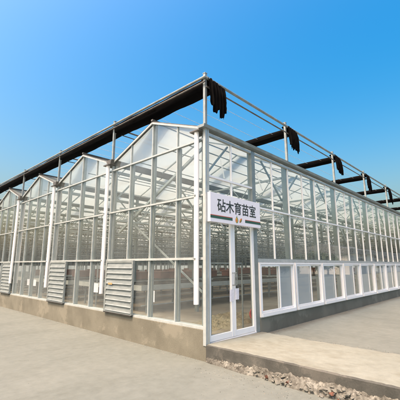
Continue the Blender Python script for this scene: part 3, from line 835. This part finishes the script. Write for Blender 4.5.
cm = [chunk_mesh(i*3.7, M['chunk']) for i in range(5)]; bmh = [chunk_mesh(50+i*2.9, M['brick']) for i in range(3)]
rnd = random.Random(11)
for i in range(200):
    y = -.05-4.6*rnd.random()**.8; grow = min(1, max(.22, (-y)/1.7))
    isb = rnd.random() < .12
    o = bpy.data.objects.new('rubble_chunk', (bmh if isb else cm)[rnd.randrange(3 if isb else 5)]); COL.objects.link(o)
    s = rnd.uniform(.012, .046)*(.5+.6*grow); 
    if isb: s *= .75
    u = rnd.random(); x = -.012-(.10*grow+.012)*u
    o.location = (x, y, max(s*.4, (.05+.07*grow)*(1-u)**.8)); o.scale = (s*rnd.uniform(.8,1.2), s*rnd.uniform(.9,1.9), s*rnd.uniform(.4,.8)); o.rotation_euler = (rnd.uniform(-.5,.5), rnd.uniform(-.5,.5), rnd.uniform(0,6))
    if isb: tag(o, 'dark red brick fragment in the rubble along the walkway edge', 'rubble', 'brick fragments along the walkway edge')
    else: tag(o, 'pale broken concrete chunk in the rubble along the walkway edge', 'rubble', 'concrete chunks along the walkway edge')

# loose grit and dust-sized crumbs on the concrete: countless, so one object
gb = MB(); rn = random.Random(21)
def grit(x, y, s, z=0):
    p = [Vector((rn.uniform(-1,1), rn.uniform(-1,1), 0)).normalized()*s*rn.uniform(.6,1.1) for _ in range(4)]
    p.sort(key=lambda q: math.atan2(q.y, q.x)); t = Vector((rn.uniform(-.3,.3)*s, rn.uniform(-.3,.3)*s, s*rn.uniform(.5,.9)))
    o = Vector((x, y, z)); n = len(p)
    gb.add([o+q for q in p]+[o+t], [(i, (i+1) % n, n) for i in range(n)])
for _ in range(700): grit(-.18-abs(rn.gauss(0,.22)), -.1-4.2*rn.random(), rn.uniform(.003,.011))
for _ in range(700): grit(-.015-abs(rn.gauss(0,.07)), rn.uniform(.1, 14), rn.uniform(.003,.010))
for _ in range(500): grit(rn.uniform(-3.4,-.1), rn.uniform(-2.5,7), rn.uniform(.002,.006))
for _ in range(500): grit(1.8+abs(rn.gauss(0,.12)), rn.uniform(-4,-.05), rn.uniform(.003,.011), .2)
for _ in range(500): grit(rn.uniform(1.8,13), -.012-abs(rn.gauss(0,.05)), rn.uniform(.003,.010), .2)
for _ in range(300): grit(rn.uniform(1.8,9), rn.uniform(-4,-.1), rn.uniform(.002,.007), .2)
tag(gb.build('gravel', M['chunk']), 'scattered grit and crumbs of concrete on the yard', 'gravel', kind='stuff')

# ------------------------------------------------------------------ the yard opposite, seen mirrored in the eave-side glass
WH = empty('warehouse', (47, -14, .2))
tag(WH, 'low white warehouse with a dark roof across the yard', 'warehouse')
b = MB(); b.box(0, 13, -8, 0, 0, 3.1); b.box(13.002, 34, -9, -.4, 0, 2.6); b.build('wall', M['wall_white'], WH)
b = MB(); b.prism([(.5,3.1),(.5,3.8),(-4,4.7),(-8.5,3.8),(-8.5,3.1)], 'x', -.4, 13); b.prism([(.1,2.6),(.1,3.9),(-4.5,4.4),(-9.5,3.9),(-9.5,2.6)], 'x', 13.4, 34.4); b.build('roof', M['roof_dark'], WH)
for i in range(6):
    b = MB(); x = 14.6+i*3.2; b.box(x, x+1.6, -.38, -.34, .9, 2.1); b.build('window', M['win_dark'], WH)
b = MB(); b.box(4.5, 7.5, .01, .06, 0, 2.5); b.build('door', M['roof_dark'], WH)
def tree(x, y, h, r, seed, lab):
    rn = random.Random(seed); root = empty('tree', (x, y, .0)); tag(root, lab, 'tree', 'trees across the yard')
    t = MB(); t.tube((0,0,0), (.1,.05,h*.55), .16, 8, r2=.08)
    for i in range(6):
        a = rn.uniform(0, 6.28); t.tube((.05,.03,h*(.3+.05*i)), (r*.6*math.cos(a), r*.6*math.sin(a), h*(.55+.06*i)), .06, 6, r2=.02)
    t.build('trunk', M['bark'], root)
    c = MB(); cl = [(rn.gauss(0, r*.42), rn.gauss(0, r*.42), h*.64+rn.gauss(0, h*.13)) for _ in range(26)]
    for _ in range(2600):
        q = rn.choice(cl); p = Vector((q[0]+rn.gauss(0, r*.16), q[1]+rn.gauss(0, r*.16), q[2]+rn.gauss(0, r*.14)))
        a = Vector((rn.gauss(0,1), rn.gauss(0,1), rn.gauss(0,1))).normalized()*.16; d = a.cross(Vector((rn.gauss(0,1), rn.gauss(0,1), 1))).normalized()*.09
        c.quad(p-a, p+d, p+a, p-d)
    c.build('crown', M['leaf'], root)
for i, (x, y, h, r, lab) in enumerate(((31, -15, 3.0, 1.5, 'round bushy tree across the yard, farthest from the warehouse'), (36, -14.5, 3.4, 1.6, 'middle bushy tree across the yard'), (41.5, -15, 3.1, 1.6, 'bushy tree across the yard next to the white warehouse'))): tree(x, y, h, r, i+3, lab)

# ------------------------------------------------------------------ light, sky, camera
SUN_AZ, SUN_EL = 177, 62       # degrees counter-clockwise from +X
w = bpy.data.worlds.new('World'); sc.world = w; w.use_nodes = True
nt = w.node_tree; bg = nt.nodes['Background']
sky = nt.nodes.new('ShaderNodeTexSky'); sky.sky_type = 'NISHITA'; sky.sun_disc = False
sky.sun_elevation = rad(SUN_EL); sky.sun_rotation = rad((90-SUN_AZ) % 360)
sky.air_density = 1.5; sky.dust_density = 9.0; sky.ozone_density = 1.0; sky.altitude = 0
hs = nt.nodes.new('ShaderNodeHueSaturation'); hs.inputs['Saturation'].default_value = 1.76; hs.inputs['Value'].default_value = 1.1; hs.inputs['Hue'].default_value = .49
gm = nt.nodes.new('ShaderNodeGamma'); gm.inputs[1].default_value = 1.2
nt.links.new(sky.outputs[0], gm.inputs[0]); nt.links.new(gm.outputs[0], hs.inputs['Color']); nt.links.new(hs.outputs[0], bg.inputs[0]); bg.inputs[1].default_value = .15
ld = bpy.data.lights.new('sun', 'SUN'); ld.energy = 2.0; ld.angle = rad(3); ld.color = (1, 1, .99)
lo = bpy.data.objects.new('sun', ld); COL.objects.link(lo)
d = Vector((math.cos(rad(SUN_EL))*math.cos(rad(SUN_AZ)), math.cos(rad(SUN_EL))*math.sin(rad(SUN_AZ)), math.sin(rad(SUN_EL))))
lo.rotation_euler = d.to_track_quat('Z', 'Y').to_euler(); lo.location = d*60

cd = bpy.data.cameras.new('camera'); cam = bpy.data.objects.new('camera', cd); COL.objects.link(cam)
F, PX = 326.6, 200.0
pitch = math.atan(65/F); az = rad(43.4)
cam.location = (-4.370, -3.994, 1.6)
fw = Vector((math.cos(pitch)*math.cos(az), math.cos(pitch)*math.sin(az), math.sin(pitch)))
cam.rotation_euler = fw.to_track_quat('-Z', 'Y').to_euler()
cd.sensor_fit = 'HORIZONTAL'; cd.sensor_width = 36; cd.lens = 36*F/(2*PX); cd.clip_start = .05; cd.clip_end = 3000
sc.camera = cam
sc.render.engine = 'CYCLES'
sc.cycles.max_bounces = 10; sc.cycles.transparent_max_bounces = 40; sc.cycles.transmission_bounces = 8; sc.cycles.glossy_bounces = 4; sc.cycles.diffuse_bounces = 4
sc.cycles.use_denoising = True
sc.cycles.sample_clamp_indirect = 6
vs_ = sc.view_settings; vs_.view_transform = 'Standard'; vs_.look = 'None'; vs_.gamma = 1; vs_.exposure = .55; vs_.use_curve_mapping = False
